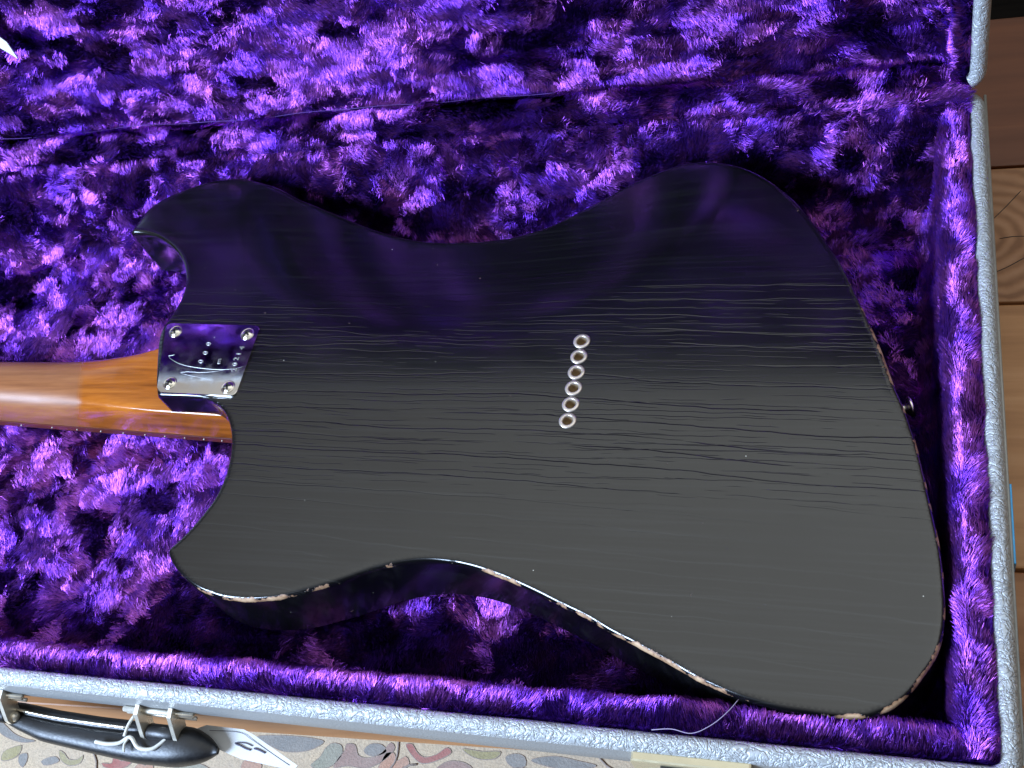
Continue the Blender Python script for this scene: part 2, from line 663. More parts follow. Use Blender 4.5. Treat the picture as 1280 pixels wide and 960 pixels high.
M_RUG = mat_rug('rug_field_wool', (.56, .42, .26))
MOT = {'o': mat_rug('rug_olive_wool', (.30, .25, .08)), 'g': mat_rug('rug_grey_wool', (.17, .175, .17)), 'r': mat_rug('rug_red_wool', (.34, .06, .05)),
       'p': mat_rug('rug_peach_wool', (.46, .22, .13)), 'n': mat_rug('rug_sage_wool', (.25, .25, .18)), 'm': mat_rug('rug_mauve_wool', (.29, .16, .13))}
M_RUGLINE = mat_rug('rug_outline_wool', (.24, .18, .15))
bm_obj('rug_field', prism([(-1.6, -1.0), (.45, -1.0), (.45, .36), (-1.6, .36)], FZ - .009, FZ + .004, .003), M_RUG, rug)
MOTIFS = [('o', [(-0.8573, 0.1954), (-0.8482, 0.2012), (-0.8385, 0.2038), (-0.8375, 0.1959), (-0.8443, 0.1896), (-0.8563, 0.1875)]), ('g', [(-0.8781, 0.2261), (-0.8661, 0.2206), (-0.8529, 0.2145), (-0.8381, 0.2111), (-0.8246, 0.21), (-0.8371, 0.2072), (-0.854, 0.2087), (-0.8724, 0.2151)]), ('g', [(-0.8368, 0.1943), (-0.8281, 0.1968), (-0.8253, 0.1892), (-0.8274, 0.1834), (-0.8347, 0.1882)]), ('g', [(-0.8085, 0.191), (-0.8019, 0.1956), (-0.793, 0.1973), (-0.7875, 0.1939), (-0.7935, 0.1902), (-0.8042, 0.1882)]), ('o', [(-0.7921, 0.2037), (-0.786, 0.1949), (-0.7726, 0.1908), (-0.7621, 0.1951), (-0.7624, 0.2021), (-0.7671, 0.1977), (-0.7772, 0.1966), (-0.7855, 0.202)]), ('r', [(-0.7382, 0.1968), (-0.7266, 0.1981), (-0.7273, 0.2042), (-0.7168, 0.2014), (-0.7038, 0.2035), (-0.7084, 0.1969), (-0.7163, 0.1937), (-0.7351, 0.194)]), ('p', [(-0.6995, 0.1933), (-0.6964, 0.2013), (-0.6884, 0.1998), (-0.6847, 0.204), (-0.6791, 0.1993), (-0.6811, 0.193), (-0.6904, 0.1912)]), ('g', [(-0.5779, 0.2387), (-0.5558, 0.2424), (-0.5178, 0.2432), (-0.5071, 0.2413), (-0.5188, 0.2326), (-0.5453, 0.2284), (-0.561, 0.2321)]), ('p', [(-0.5858, 0.2107), (-0.5827, 0.217), (-0.5725, 0.2174), (-0.5642, 0.213), (-0.5665, 0.2047), (-0.5797, 0.2032)]), ('n', [(-0.5144, 0.2183), (-0.5065, 0.228), (-0.5044, 0.2349), (-0.4986, 0.2407), (-0.4883, 0.2395), (-0.4857, 0.2302), (-0.4956, 0.2189), (-0.5064, 0.2163)]), ('m', [(-0.4908, 0.2194), (-0.4879, 0.2292), (-0.4839, 0.2355), (-0.4839, 0.2414), (-0.4749, 0.2416), (-0.4692, 0.2326), (-0.4568, 0.2317), (-0.4464, 0.2379), (-0.44, 0.2473), (-0.435, 0.2434), (-0.441, 0.2326), (-0.4583, 0.2221), (-0.477, 0.2223)]), ('g', [(-0.4648, 0.2375), (-0.4601, 0.2438), (-0.448, 0.2443), (-0.4419, 0.2391), (-0.4509, 0.2338), (-0.4607, 0.2342)]), ('p', [(-0.447, 0.2219), (-0.445, 0.2293), (-0.4423, 0.2376), (-0.4345, 0.2384), (-0.4296, 0.2317), (-0.4229, 0.2367), (-0.4177, 0.2315), (-0.422, 0.2232), (-0.4347, 0.2204)]), ('r', [(-0.4248, 0.2474), (-0.4151, 0.2368), (-0.4053, 0.2321), (-0.3908, 0.2365), (-0.3794, 0.2448), (-0.3842, 0.2486), (-0.3934, 0.2412), (-0.4051, 0.2378), (-0.4132, 0.2421), (-0.4186, 0.248)]), ('o', [(-0.3695, 0.2487), (-0.3511, 0.2485), (-0.3331, 0.2496), (-0.3359, 0.2444), (-0.3497, 0.2415), (-0.3615, 0.2438)]), ('g', [(-0.3279, 0.2459), (-0.3196, 0.2496), (-0.3104, 0.2477), (-0.3083, 0.2403), (-0.3189, 0.2378), (-0.3255, 0.2412)]), ('g', [(-0.3041, 0.2456), (-0.2845, 0.2511), (-0.261, 0.2494), (-0.245, 0.247), (-0.2641, 0.2416), (-0.2873, 0.2418)]), ('m', [(-0.3922, 0.2257), (-0.3821, 0.236), (-0.3638, 0.2365), (-0.355, 0.2304), (-0.3689, 0.2247)]), ('n', [(-0.6586, 0.1977), (-0.6459, 0.2066), (-0.6245, 0.2066), (-0.6137, 0.201), (-0.6341, 0.1943)]), ('m', [(-0.3325, 0.2307), (-0.3188, 0.2371), (-0.2981, 0.2365), (-0.3027, 0.2292)])]


def smooth_closed(P, step):
    q = spline([P[-1]] + P + [P[0], P[1]], step)
    i0 = min(range(len(q)), key=lambda i: math.dist(q[i], P[0]) if i < len(q) // 2 else 9)
    i1 = min(range(len(q)), key=lambda i: math.dist(q[i], P[0]) if i > len(q) // 2 else 9)
    return q[i0:i1]


def add_motif(code, P, dz=0.0):
    P = smooth_closed(P, .0035)
    cx = sum(p[0] for p in P) / len(P)
    cy = sum(p[1] for p in P) / len(P)
    V = [(x, y, FZ + .0046 + dz) for x, y in P] + [(x, y, FZ + .003) for x, y in P]
    n = len(P)
    tri = delaunay_2d_cdt([Vector(p) for p in P], [], [list(range(n))], 1, 1e-7)
    if len(tri[0]) == n:
        F = [tuple(f) for f in tri[2]]
        F += [(i, (i + 1) % n, n + (i + 1) % n, n + i) for i in range(n)]
        mesh_obj('motif', V, F, MOT[code], rug, False)
    loop = [(x, y, FZ + .0042 + dz) for x, y in P]
    v, f = tube(loop, .0005, 6, True)
    mesh_obj('motif_outline', v, f, M_RUGLINE, rug)


for code, P in MOTIFS:
    add_motif(code, P)
# the same motifs strewn on over the rest of the rug
for k in range(60):
    code, P = MOTIFS[random.randrange(len(MOTIFS))]
    cx = sum(p[0] for p in P) / len(P)
    cy = sum(p[1] for p in P) / len(P)
    for _ in range(20):
        nx, ny = random.uniform(-1.5, .35), random.uniform(-.25, .3)
        if not (-.93 < nx < -.2 and ny > .165):
            break
    a = random.uniform(0, 6.28)
    if k % 1 == 0:
        add_motif(code, [(nx + (x - cx) * math.cos(a) - (y - cy) * math.sin(a), ny + (x - cx) * math.sin(a) + (y - cy) * math.cos(a)) for x, y in P], .00025 * (k % 5))
# thin curling vine lines
for k in range(14):
    x0, y0 = random.uniform(-.9, -.1), random.uniform(.16, .30)
    a = random.uniform(0, 6.28)
    pts = []
    for i in range(14):
        pts.append((x0, y0, FZ + .0045))
        a += .35 * math.sin(i * .7 + k)
        x0 += .007 * math.cos(a)
        y0 += .007 * math.sin(a)
    v, f = tube(pts, .0011, 5)
    mesh_obj('vine_line', v, f, M_RUGLINE if k % 3 else MOT['m'], rug)

TZ = -0.0645
table = empty('wooden_table', (-.2, .4, TZ))
tag(table, 'low table of thick brown wooden boards carrying the open case', 'table')
PL = [([(-1.2, .118), (.6, .188), (.6, .2655), (-1.2, .2655)], mat_wood('orange_board', (.26, .10, .03), (.42, .18, .06), (.54, .26, .10))),
      ([(-1.2, .2675), (.6, .2675), (.6, .4355), (-1.2, .4355)], mat_wood('pale_board', (.36, .165, .06), (.54, .27, .105), (.66, .36, .165))),
      ([(-1.2, .4375), (.6, .4375), (.6, .5435), (-1.2, .5435)], mat_wood('ringed_board', (.25, .11, .042), (.40, .19, .078), (.49, .25, .115), rings=(.052, .487))),
      ([(-1.2, .5455), (.6, .5455), (.6, .685), (-1.2, .685)], mat_wood('shaded_brown_board', (.10, .026, .006), (.16, .045, .011), (.22, .068, .018)))]  # back board: brown taken darker to hold the shade under the lid
for P, mt in PL:
    bm_obj('board', prism(P, TZ - .028, TZ, .0012), mt, table)
v, f = merge([tube([(x, y, TZ - .03), (x, y, FZ - .01)], .03, 12) for x, y in ((-1.1, .2), (.5, .25), (-1.1, .62), (.5, .62))])
mesh_obj('table_leg', v[:0] + v[:24], [q for q in f if max(q) < 24], PL[0][1], table)
for i in (1, 2, 3):
    mesh_obj('table_leg', v[24 * i:24 * i + 24], [tuple(a - 24 * i for a in q) for q in f if min(q) >= 24 * i and max(q) < 24 * i + 24], PL[0][1], table)
# radial cracks in the end grain
for pts in ([(.054, .4585), (.062, .4625), (.076, .4720)], [(.056, .500), (.064, .510), (.074, .5235)], [(.060, .4855), (.068, .4868), (.080, .4864)]):
    v, f = tube([(x, y, TZ + .0001) for x, y in spline(pts, .002)], [.0001] + [.00025] * (len(spline(pts, .002)) - 2) + [.0002], 5)
    mesh_obj('wood_crack', v, f, M_DARK, table)

# ------------------------------------------------------------------ guitar case
case = empty('guitar_case', (-.5, .34, TZ + .001))
tag(case, 'open silver guitar case lined with crushed purple plush', 'guitar case')
XI, YI, YB, XL = .0415, .1480, .5400, -1.10
RZ = .0


def rect_sweep(sec, x0, x1, y0, y1, rad=0.004, gap=None):
    """sweep a (outward offset, z) section round a rectangle, corners rounded"""
    V, F = [], []
    path = []
    for (cx, cy, a0) in ((x1, y0, -90), (x1, y1, 0), (x0, y1, 90), (x0, y0, 180)):
        for k in range(7):
            path.append((cx, cy, math.radians(a0 + 15 * k)))
    n, s = len(path), len(sec)
    for cx, cy, a in path:
        dx, dy = math.cos(a), math.sin(a)
        for o, z in sec:
            # the centre of each corner arc sits rad inside the corner
            ox, oy = (1 if cx == x1 else -1), (1 if cy == y1 else -1)
            bx, by = cx - ox * rad, cy - oy * rad
            V.append((bx + dx * (rad + o), by + dy * (rad + o), z))
    for i in range(n):
        if gap is not None and (i == gap or (gap == 27 and i < 2)):
            continue                      # the hinge side carries plush instead of a rim
        j = (i + 1) % n
        for k in range(s - 1):
            F.append((i * s + k, j * s + k, j * s + k + 1, i * s + k + 1))
    return V, F


sec_rim = [(-.0005, -.012), (-.0002, -.0025), (.0012, -.0004), (.0035, .0004), (.006, .0), (.0082, -.0015), (.0092, -.004)]
v, f = rect_sweep(sec_rim, XL, XI, YI, YB, gap=13)
mesh_obj('rim', v, f, M_TOL, case)
sec_side = [(.0091, -.0038), (.0092, -.013), (.0090, -.022), (.0070, -.025), (-.012, -.0635), (-.02, -.0635)]
v, f = rect_sweep(sec_side, XL, XI, YI, YB)
mesh_obj('base_shell', v, f, M_TOLS, case)
bm_obj('base_bottom', prism([(XL - .002, YI + .01), (XI + .002, YI + .01), (XI + .002, YB - .002), (XL - .002, YB - .002)], -.0638, -.0605), M_TOLS, case)
# thin line of bright piping along the right outer edge
v, f = tube([(.0506, .150, -.0035), (.0506, .35, -.0035), (.0506, .5455, -.0035)], .0009, 8)
mesh_obj('edge_piping', v, f, M_TRIM, case)

# the lid: local frame  s up the lid, d back from its rim
TH = math.radians(9)
LU = np.array([0, math.sin(TH), math.cos(TH)])
LN = np.array([0, math.cos(TH), -math.sin(TH)])
LO = np.array([0, .5415, .002])
LID_L, LID_D = .402, .036


def lid_pt(x, s, d):
    return np.array([x, 0, 0]) + LO + LU * s + LN * d


sec_lid = [(-.0005, .012), (-.0002, .0025), (.0012, .0004), (.0035, -.0004), (.006, .0), (.0082, .0015), (.0092, .004)]
lx0, lx1, ls0, ls1 = XL, XI, .004, LID_L
v, f = rect_sweep([(o, z) for o, z in sec_lid], lx0, lx1, ls0 + .006, ls1, gap=27)
mesh_obj('lid_rim', [lid_pt(a, b, c) for a, b, c in v], f, M_TOL, case)
v, f = rect_sweep([(.0091, .0038), (.0092, .02), (.009, .038), (.006, .0425), (0, .044)], lx0, lx1, ls0 + .006, ls1)
v2 = [(lx0, ls0 + .006, .044), (lx1, ls0 + .006, .044), (lx1, ls1, .044), (lx0, ls1, .044)]
v, f = merge([(v, f), (v2, [(0, 1, 2, 3)])])
mesh_obj('lid_shell', [lid_pt(a, b, c) for a, b, c in v], f, M_TOLS, case)

# body outline (shared by the guitar and by the plush that it lies on)
SEGS = [[(-0.5223, 0.4679), (-0.5205, 0.4761), (-0.5145, 0.4918), (-0.5027, 0.5018), (-0.4835, 0.5106), (-0.4707, 0.5143), (-0.449, 0.5154), (-0.434, 0.5117), (-0.414, 0.5051), (-0.3951, 0.4956), (-0.3785, 0.4891), (-0.3673, 0.4846), (-0.3424, 0.4739), (-0.319, 0.4656), (-0.3019, 0.4612), (-0.285, 0.4591), (-0.2664, 0.4587), (-0.248, 0.4589), (-0.2334, 0.4605), (-0.2101, 0.4678), (-0.1952, 0.4756), (-0.1763, 0.4863), (-0.1579, 0.4965), (-0.1386, 0.5033), (-0.1264, 0.5058), (-0.1126, 0.505), (-0.0987, 0.5009), (-0.0852, 0.4947), (-0.0712, 0.4838), (-0.0579, 0.4694), (-0.0486, 0.4558), (-0.041, 0.4426), (-0.0358, 0.4323), (-0.0298, 0.4209), (-0.0235, 0.4054), (-0.0165, 0.387), (-0.0118, 0.3741), (-0.0073, 0.3611), (-0.0036, 0.3483), (-0.0001, 0.3364), (0.0042, 0.3243), (0.0072, 0.3139), (0.0101, 0.3024), (0.0125, 0.2907), (0.0143, 0.2805), (0.0163, 0.2689), (0.0176, 0.2613), (0.0192, 0.2522), (0.0204, 0.2432), (0.0212, 0.2328), (0.0217, 0.2202), (0.0211, 0.2087), (0.0192, 0.1988), (0.0158, 0.1907), (0.012, 0.1846), (0.0067, 0.1765), (-0.0003, 0.1695), (-0.0096, 0.1643), (-0.0176, 0.1625), (-0.026, 0.1621), (-0.0366, 0.1627), (-0.0488, 0.1635), (-0.0613, 0.1658), (-0.0679, 0.1673), (-0.0867, 0.1739), (-0.1012, 0.1808), (-0.1166, 0.1878), (-0.132, 0.1944), (-0.1442, 0.2005), (-0.1595, 0.2066), (-0.1748, 0.2129), (-0.1937, 0.2197), (-0.2109, 0.2241), (-0.2224, 0.2255), (-0.2316, 0.2259), (-0.2406, 0.2252), (-0.253, 0.2227), (-0.2663, 0.2182), (-0.2819, 0.2113), (-0.2997, 0.2046), (-0.3147, 0.1998), (-0.3282, 0.1975), (-0.3404, 0.1969), (-0.3513, 0.1976), (-0.3636, 0.2006), (-0.3735, 0.2048), (-0.3839, 0.2114), (-0.3912, 0.2179), (-0.3956, 0.2237)], [(-0.3956, 0.2237), (-0.3902, 0.2305), (-0.3851, 0.2384), (-0.3802, 0.2484), (-0.3761, 0.2595), (-0.3748, 0.2739), (-0.3765, 0.288), (-0.3796, 0.2985), (-0.3823, 0.3047), (-0.3864, 0.3114), (-0.3921, 0.318), (-0.3997, 0.3232), (-0.409, 0.3267), (-0.4205, 0.3279), (-0.4325, 0.3283), (-0.4442, 0.3286)], [(-0.4442, 0.3286), (-0.449, 0.3383), (-0.4526, 0.3482), (-0.458, 0.364), (-0.4607, 0.3737), (-0.4612, 0.3828), (-0.459, 0.39), (-0.4568, 0.4006), (-0.4563, 0.4107), (-0.4586, 0.4218), (-0.4633, 0.4324), (-0.4701, 0.4419), (-0.4785, 0.4502), (-0.4895, 0.458), (-0.5012, 0.4638), (-0.5127, 0.467), (-0.5223, 0.4679)]]
OUT = []
for s_ in SEGS:
    OUT += spline(s_, .0016)[:-1]
OUT_A = np.array(OUT)


def inside(P):
    x, y = P[:, 0], P[:, 1]
    r = np.zeros(len(P), bool)
    a = OUT_A[::4]
    for i in range(len(a)):
        x1, y1 = a[i - 1]
        x2, y2 = a[i]
        c = ((y1 > y) != (y2 > y)) & (x < (x2 - x1) * (y - y1) / (y2 - y1 + 1e-12) + x1)
        r ^= c
    return r


def grid_patch(prof, us, fu):
    """prof: profile points (list of k-vectors), us: stations; fu(u, p) -> xyz. Returns (nu, ns, 3)"""
    q = np.array(spline(prof, .0025))
    G = np.zeros((len(us), len(q), 3))
    for j, p_ in enumerate(q):
        for i, u in enumerate(us):
            G[i, j] = fu(u, p_)
    return G


def normals(G, flip):
    du = np.gradient(G, axis=0)
    dv = np.gradient(G, axis=1)
    n = np.cross(du, dv)
    n /= np.linalg.norm(n, axis=2)[:, :, None] + 1e-12
    return -n if flip else n


def lump(G, N, amp, sc, seed):
    p = G.reshape(-1, 3)
    a = perlin(p * sc * np.array([.8, 1, 1]), seed) + .5 * perlin(p * sc * 2.1, seed + 5)
    fold = 1 - np.abs(perlin(p * np.array([22, 48, 48.]), seed + 9)) * 4
    a = a + .45 * np.clip(fold, -1, 1)
    return G + N * (a.reshape(G.shape[:2]) * amp)[:, :, None]


HAIR_P, HAIR_S, HAIR_D, HAIR_T = [], [], [], []


def plush(name, G, flip, dens, amp, bias, length, seed, keep=None, stretch=(1, 1, 1), calm=None):
    N = normals(G, flip)
    G = lump(G, N, amp, 38., seed)
    N = normals(G, flip)
    nu, nv = G.shape[:2]
    idx = np.arange(nu * nv).reshape(nu, nv)
    F = np.stack([idx[:-1, :-1], idx[1:, :-1], idx[1:, 1:], idx[:-1, 1:]], -1).reshape(-1, 4)
    cloth = mesh_obj(name, G.reshape(-1, 3), F.tolist(), M_BACK, case)
    # area of each cell decides how many fibres it gets
    a = np.linalg.norm(np.cross(G[1:, :-1] - G[:-1, :-1], G[:-1, 1:] - G[:-1, :-1]), axis=2)
    if callable(dens):
        ctr = (G[1:, 1:] + G[:-1, :-1]) / 2
        a = a * dens(ctr.reshape(-1, 3)).reshape(a.shape)
    else:
        a = a * dens
    tot = int(a.sum() * 1e6 * 2.7)
    cell = RNG.choice(a.size, tot, p=(a / a.sum()).ravel())
    ci, cj = np.unravel_index(cell, a.shape)
    fu, fv = RNG.random(tot)[:, None], RNG.random(tot)[:, None]

    def samp(A):
        return (A[ci, cj] * (1 - fu) * (1 - fv) + A[ci + 1, cj] * fu * (1 - fv) + A[ci, cj + 1] * (1 - fu) * fv + A[ci + 1, cj + 1] * fu * fv)
    P, NN = samp(G), samp(N)
    if keep is not None:
        k = keep(P)
        P, NN = P[k], NN[k]
    NN /= np.linalg.norm(NN, axis=1)[:, None]
    n = len(P)
    # lie of the pile: crushed this way and that
    q = P + NN * 0
    wq = q + RNG.normal(size=q.shape) * .0009 + .006 * np.stack([perlin(q * 60., seed + 60 + k) for k in range(3)], 1) + .0018 * np.stack([perlin(q * 260., seed + 63 + k) for k in range(3)], 1)
    sc_ = np.array(stretch)
    (a1, a2, a3, a4_), gap1 = worley(wq * sc_ / .0148, seed * 7)
    (c1, c2, c3, c4), gap3 = worley(wq * sc_ / .034, seed * 7 + 5)
    (b1, b2, b3, b4), gap2 = worley(wq * sc_ / .0052, seed * 7 + 3)
    fld = np.stack([a1 - .5, a2 - .5, a3 - .5], 1) * 2.3 + np.stack([b1 - .5, b2 - .5, b3 - .5], 1) * .9 + np.stack([c1 - .5, c2 - .5, c3 - .5], 1) * 1.7
    fld += np.stack([perlin(q * 22., seed + 20 + k) for k in range(3)], 1) * 1.6
    if calm is not None:
        k, extra_b = calm(q)
        fld = fld * k[:, None] + extra_b
    fld = fld + np.array(bias)
    fld -= NN * (fld * NN).sum(1)[:, None]
    stiff = .25 + 1.3 * np.clip(a4_ - .35, 0, 1) + .4 * (b4 - .5)
    stiff = np.clip(stiff, .30, 1.6)
    # tufts: fibres lean to the middle of their own small clump
    cs = .0028
    cellid = np.floor(P / cs + RNG.normal(size=P.shape) * .12)
    hsh = np.sin(cellid @ np.array([12.98, 78.23, 37.71])) * 43758.5453
    hx = (hsh - np.floor(hsh))
    hy = (hsh * 1.37 - np.floor(hsh * 1.37))
    tuft = np.stack([hx - .5, hy - .5, (hx * 7.1) % 1 - .5], 1)
    d0 = NN * stiff[:, None] + fld * .55 + tuft * .22 + RNG.normal(size=P.shape) * .10
    d0 /= np.linalg.norm(d0, axis=1)[:, None]
    d1 = NN * (stiff * .35)[:, None] + fld * 1.0 + tuft * .35 + RNG.normal(size=P.shape) * .15
    d1 /= np.linalg.norm(d1, axis=1)[:, None]
    L = length * (0.75 + .5 * RNG.random(n)) * (1 + .5 * perlin(q * 60., seed + 50))
    K = 5
    pts = np.zeros((n, K, 3))
    pts[:, 0] = P - NN * .0002
    for k in range(1, K):
        w = (k - .5) / (K - 1)
        d = d0 * (1 - w) + d1 * w
        pts[:, k] = pts[:, k - 1] + d * (L / (K - 1))[:, None]
    tip = pts[:, -1]
    hit = inside(tip) & (tip[:, 2] > -.009) & (tip[:, 2] < .02)
    HAIR_P.append(pts[~hit])
    light_tint = .5 + .9 * perlin(q * 34., seed + 71) + .8 * (b1 - .5) + .35 * (a2 - .5) + RNG.normal(size=len(q)) * .12  # hue shift of the lights, mottled into the colour per fibre
    HAIR_D.append(np.clip(light_tint, 0, 1)[~hit])
    sn = NN * (.45 + .5 * np.clip(a4_, 0, 1))[:, None] - fld * .47 + RNG.normal(size=P.shape) * .11
    sn /= np.linalg.norm(sn, axis=1)[:, None]
    HAIR_S.append(sn[~hit])
    pd = NN * (stiff * .55)[:, None] + fld * .5
    pd /= np.linalg.norm(pd, axis=1)[:, None]
    HAIR_T.append(pd[~hit])
    return cloth


def emit_fur(name):
    pts = np.concatenate(HAIR_P)
    HAIR_P.clear()
    n, K = pts.shape[:2]
    cu = bpy.data.hair_curves.new(name)
    cu.add_curves([K] * n)
    cu.attributes['position'].data.foreach_set('vector', pts.astype(np.float32).ravel())
    r = np.tile(np.array([1, .95, .85, .65, .25]) * .00012, n).astype(np.float32)
    at = cu.attributes.get('radius') or cu.attributes.new('radius', 'FLOAT', 'POINT')
    at.data.foreach_set('value', r)
    sn = cu.attributes.new('pile_normal', 'FLOAT_VECTOR', 'CURVE')
    sn.data.foreach_set('vector', np.concatenate(HAIR_S).astype(np.float32).ravel())
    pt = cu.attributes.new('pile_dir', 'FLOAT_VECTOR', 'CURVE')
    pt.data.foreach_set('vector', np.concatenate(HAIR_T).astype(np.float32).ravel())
    dy = cu.attributes.new('light_tint', 'FLOAT', 'CURVE')
    dy.data.foreach_set('value', np.concatenate(HAIR_D).astype(np.float32))
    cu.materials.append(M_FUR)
    o = bpy.data.objects.new(name, cu)
    link(o, case)
    o.matrix_parent_inverse = Matrix.Translation(case.location).inverted()
    o['kind'] = 'stuff'
    return o


us = np.linspace(-.84, XI, 300)
# front lip, floor, back wall
prof = [(.1488, -.006), (.1500, -.0015), (.1535, -.0005), (.1585, -.001), (.1625, -.005), (.1650, -.014), (.167, -.030), (.172, -.047), (.185, -.0545), (.22, -.056), (.30, -.056), (.40, -.056), (.48, -.056), (.500, -.053), (.510, -.042), (.516, -.026), (.5215, -.012), (.529, -.003), (.5365, .0005)]
G = grid_patch(prof, us, lambda u, p: (u, p[0], p[1]))


def keep_base(P):
    k = ~(inside(P) & (P[:, 2] < -.03) & (inside(P + np.array([0, .012, 0])) & inside(P - np.array([.012, .012, 0]))))
    return k & (P[:, 0] > -.80)




def calm_base(q):
    lip = np.clip((.168 - q[:, 1]) / .006, 0, 1) * np.clip((q[:, 2] + .02) / .01, 0, 1)
    trough = np.clip((.222 - q[:, 1]) / .02, 0, 1) * np.clip((-.015 - q[:, 2]) / .01, 0, 1)
    e_b = np.zeros((len(q), 3))
    e_b[:, 1] = -1.5 * trough + .75 * lip  # lean set to darken the trough in place of cast shade
    return 1 - .6 * lip - .2 * trough, e_b


plush('base_lining', G, False, 1.0, .0022, (.1, .55, 0), .0038, 1, keep_base, (1, 1, 1), calm_base)
# hinge fabric and lid panel
prof2 = [(-.006, -.0015), (.0005, .004)]
hp = [np.array([.5365, .0005]), np.array([.5395, .0030]), np.array([.5430, .0035])]
for s, d in ((.005, .005), (.0085, .010), (.0095, .016), (.0070, .022), (.0035, .028), (.005, .0335), (.016, .0358), (.05, .036), (.10, .036), (.2, .036), (.3, .036), (.385, .036), (.398, .033), (.4005, .02), (.401, .004)):
    q = LO + LU * s + LN * d
    hp.append(np.array([q[1], q[2]]))
G = grid_patch(hp, us, lambda u, p: (u, p[0], p[1]))
plush('lid_lining', G, False, lambda P: np.where(P[:, 2] < .19, 1.0, .35), .0026, (.2, -.1, -.55), .0038, 3, lambda P: P[:, 0] > -.82, (.55, 1, 1.25))
# thin cord sewn into the crease of the lid
cp = [(x, *lid_pt(0, .0062 + .0008 * math.sin(x * 31) + .0005 * math.sin(x * 87), .0305 + .0008 * math.sin(x * 43))[1:]) for x in np.linspace(-.82, -.22, 120)]
v, f = tube(cp, .0002, 6)
mesh_obj('crease_cord', v, f, mat_simple('violet_cord', (.12, .04, .30), .6).m, case)
# right end of the base
ys = np.linspace(YI + .001, .538, 150)
pr = [(.0410, -.006), (.0395, -.001), (.035, .0005), (.0305, .0005), (.027, -.003), (.0248, -.012), (.0235, -.03), (.021, -.048), (.012, -.056)]
G = grid_patch(pr, ys, lambda u, p: (p[0], u, p[1]))
plush('end_lining', G, False, 1.0, .0018, (.45, 1.15, 0), .0038, 6, None, (1, 1, 1), lambda q: (np.full(len(q), .36), 0))
# right end of the lid
ss = np.linspace(.006, .398, 150)
pr = [(.0410, .006), (.0395, .003), (.037, .003), (.0335, .006), (.0320, .014), (.0310, .026), (.026, .0345), (.015, .0362)]
G = grid_patch(pr, ss, lambda u, p: lid_pt(p[0], u, p[1]))
plush('lid_end_lining', G, False, 1.0, .0018, (-.2, .1, -.3), .0038, 8)
emit_fur('plush_pile')

# handle on the front of the case
hd = bpy.data.objects.new('handle', None)
link(hd, case)
hd.matrix_parent_inverse = Matrix.Translation(case.location).inverted()


def kid(o, par):
    """hang a mesh already linked at world position under a part"""
    o.parent = par
    o.matrix_parent_inverse = Matrix.Translation(case.location).inverted() if par.type == 'MESH' else Matrix.Identity(4)
    return o


def sweep_sections(secs, n=20):
    V, F = [], []
    for (x, y, z, ry, rz, tilt) in secs:
        for k in range(n):
            a = 2 * math.pi * k / n
            cy, cz = math.cos(a), math.sin(a)
            cy = math.copysign(abs(cy) ** .8, cy) * ry
            cz = math.copysign(abs(cz) ** .9, cz) * rz
            V.append((x, y + cy * math.cos(tilt) - cz * math.sin(tilt), z + cy * math.sin(tilt) + cz * math.cos(tilt)))
    for i in range(len(secs) - 1):
        for k in range(n):
            F.append((i * n + k, i * n + (k + 1) % n, (i + 1) * n + (k + 1) % n, (i + 1) * n + k))
    F.append(tuple(range(n)))
    F.append(tuple((len(secs) - 1) * n + k for k in range(n))[::-1])
    return V, F


TOPL = [(-.60, .1345), (-.52, .1350), (-.4957, .1341), (-.4822, .1325), (-.4535, .1300), (-.4256, .1290), (-.4014, .1288), (-.3816, .1312), (-.373, .1345), (-.3623, .1345), (-.3541, .1318), (-.3490, .1290), (-.3455, .1262)]
BOTL = [(-.60, .1300), (-.52, .1290), (-.4937, .1285), (-.4793, .1240), (-.46, .1194), (-.4258, .1166), (-.3931, .1143), (-.3703, .1150), (-.3567, .1180), (-.3497, .1208), (-.3455, .1235)]
hs = []
for x in np.linspace(-.56, -.3458, 70):
    yt = float(np.interp(x, *zip(*TOPL)))
    yb = float(np.interp(x, *zip(*BOTL)))
    ry = max(.0006, (yt - yb) / 2)
    hs.append((float(x), (yt + yb) / 2 - .0004, -.0365, ry * 1.14, min(.0090, ry * .95), .10))
sm = [hs[0]] + [tuple((hs[i - 1][k] + hs[i][k] * 2 + hs[i + 1][k]) / 4 for k in range(6)) for i in range(1, len(hs) - 1)] + [hs[-1]]
hs = sm
v, f = sweep_sections(hs)
grip = mesh_obj('grip', v, f, M_LEATH)
grip.parent = hd
v, f = tube(spline([(-.481, .1330, -.0310), (-.4535, .1308, -.0305), (-.4256, .1300, -.0302), (-.4014, .1297, -.0302)], .004), .0008, 7)
mesh_obj('welt', v, f, M_STEEL).parent = hd
v, f = sweep_sections([(x, y, -.0375, .0042, .0050, .2) for x, y in ((-.497, .1345), (-.481, .1345), (-.4535, .1325), (-.4256, .1316), (-.4014, .1315), (-.392, .1318))], 14)
mesh_obj('inner_strap', v, f, M_LEATH).parent = hd
M_HW = mat_simple('handle_hardware', (.82, .76, .64), .30, .70, .05).m
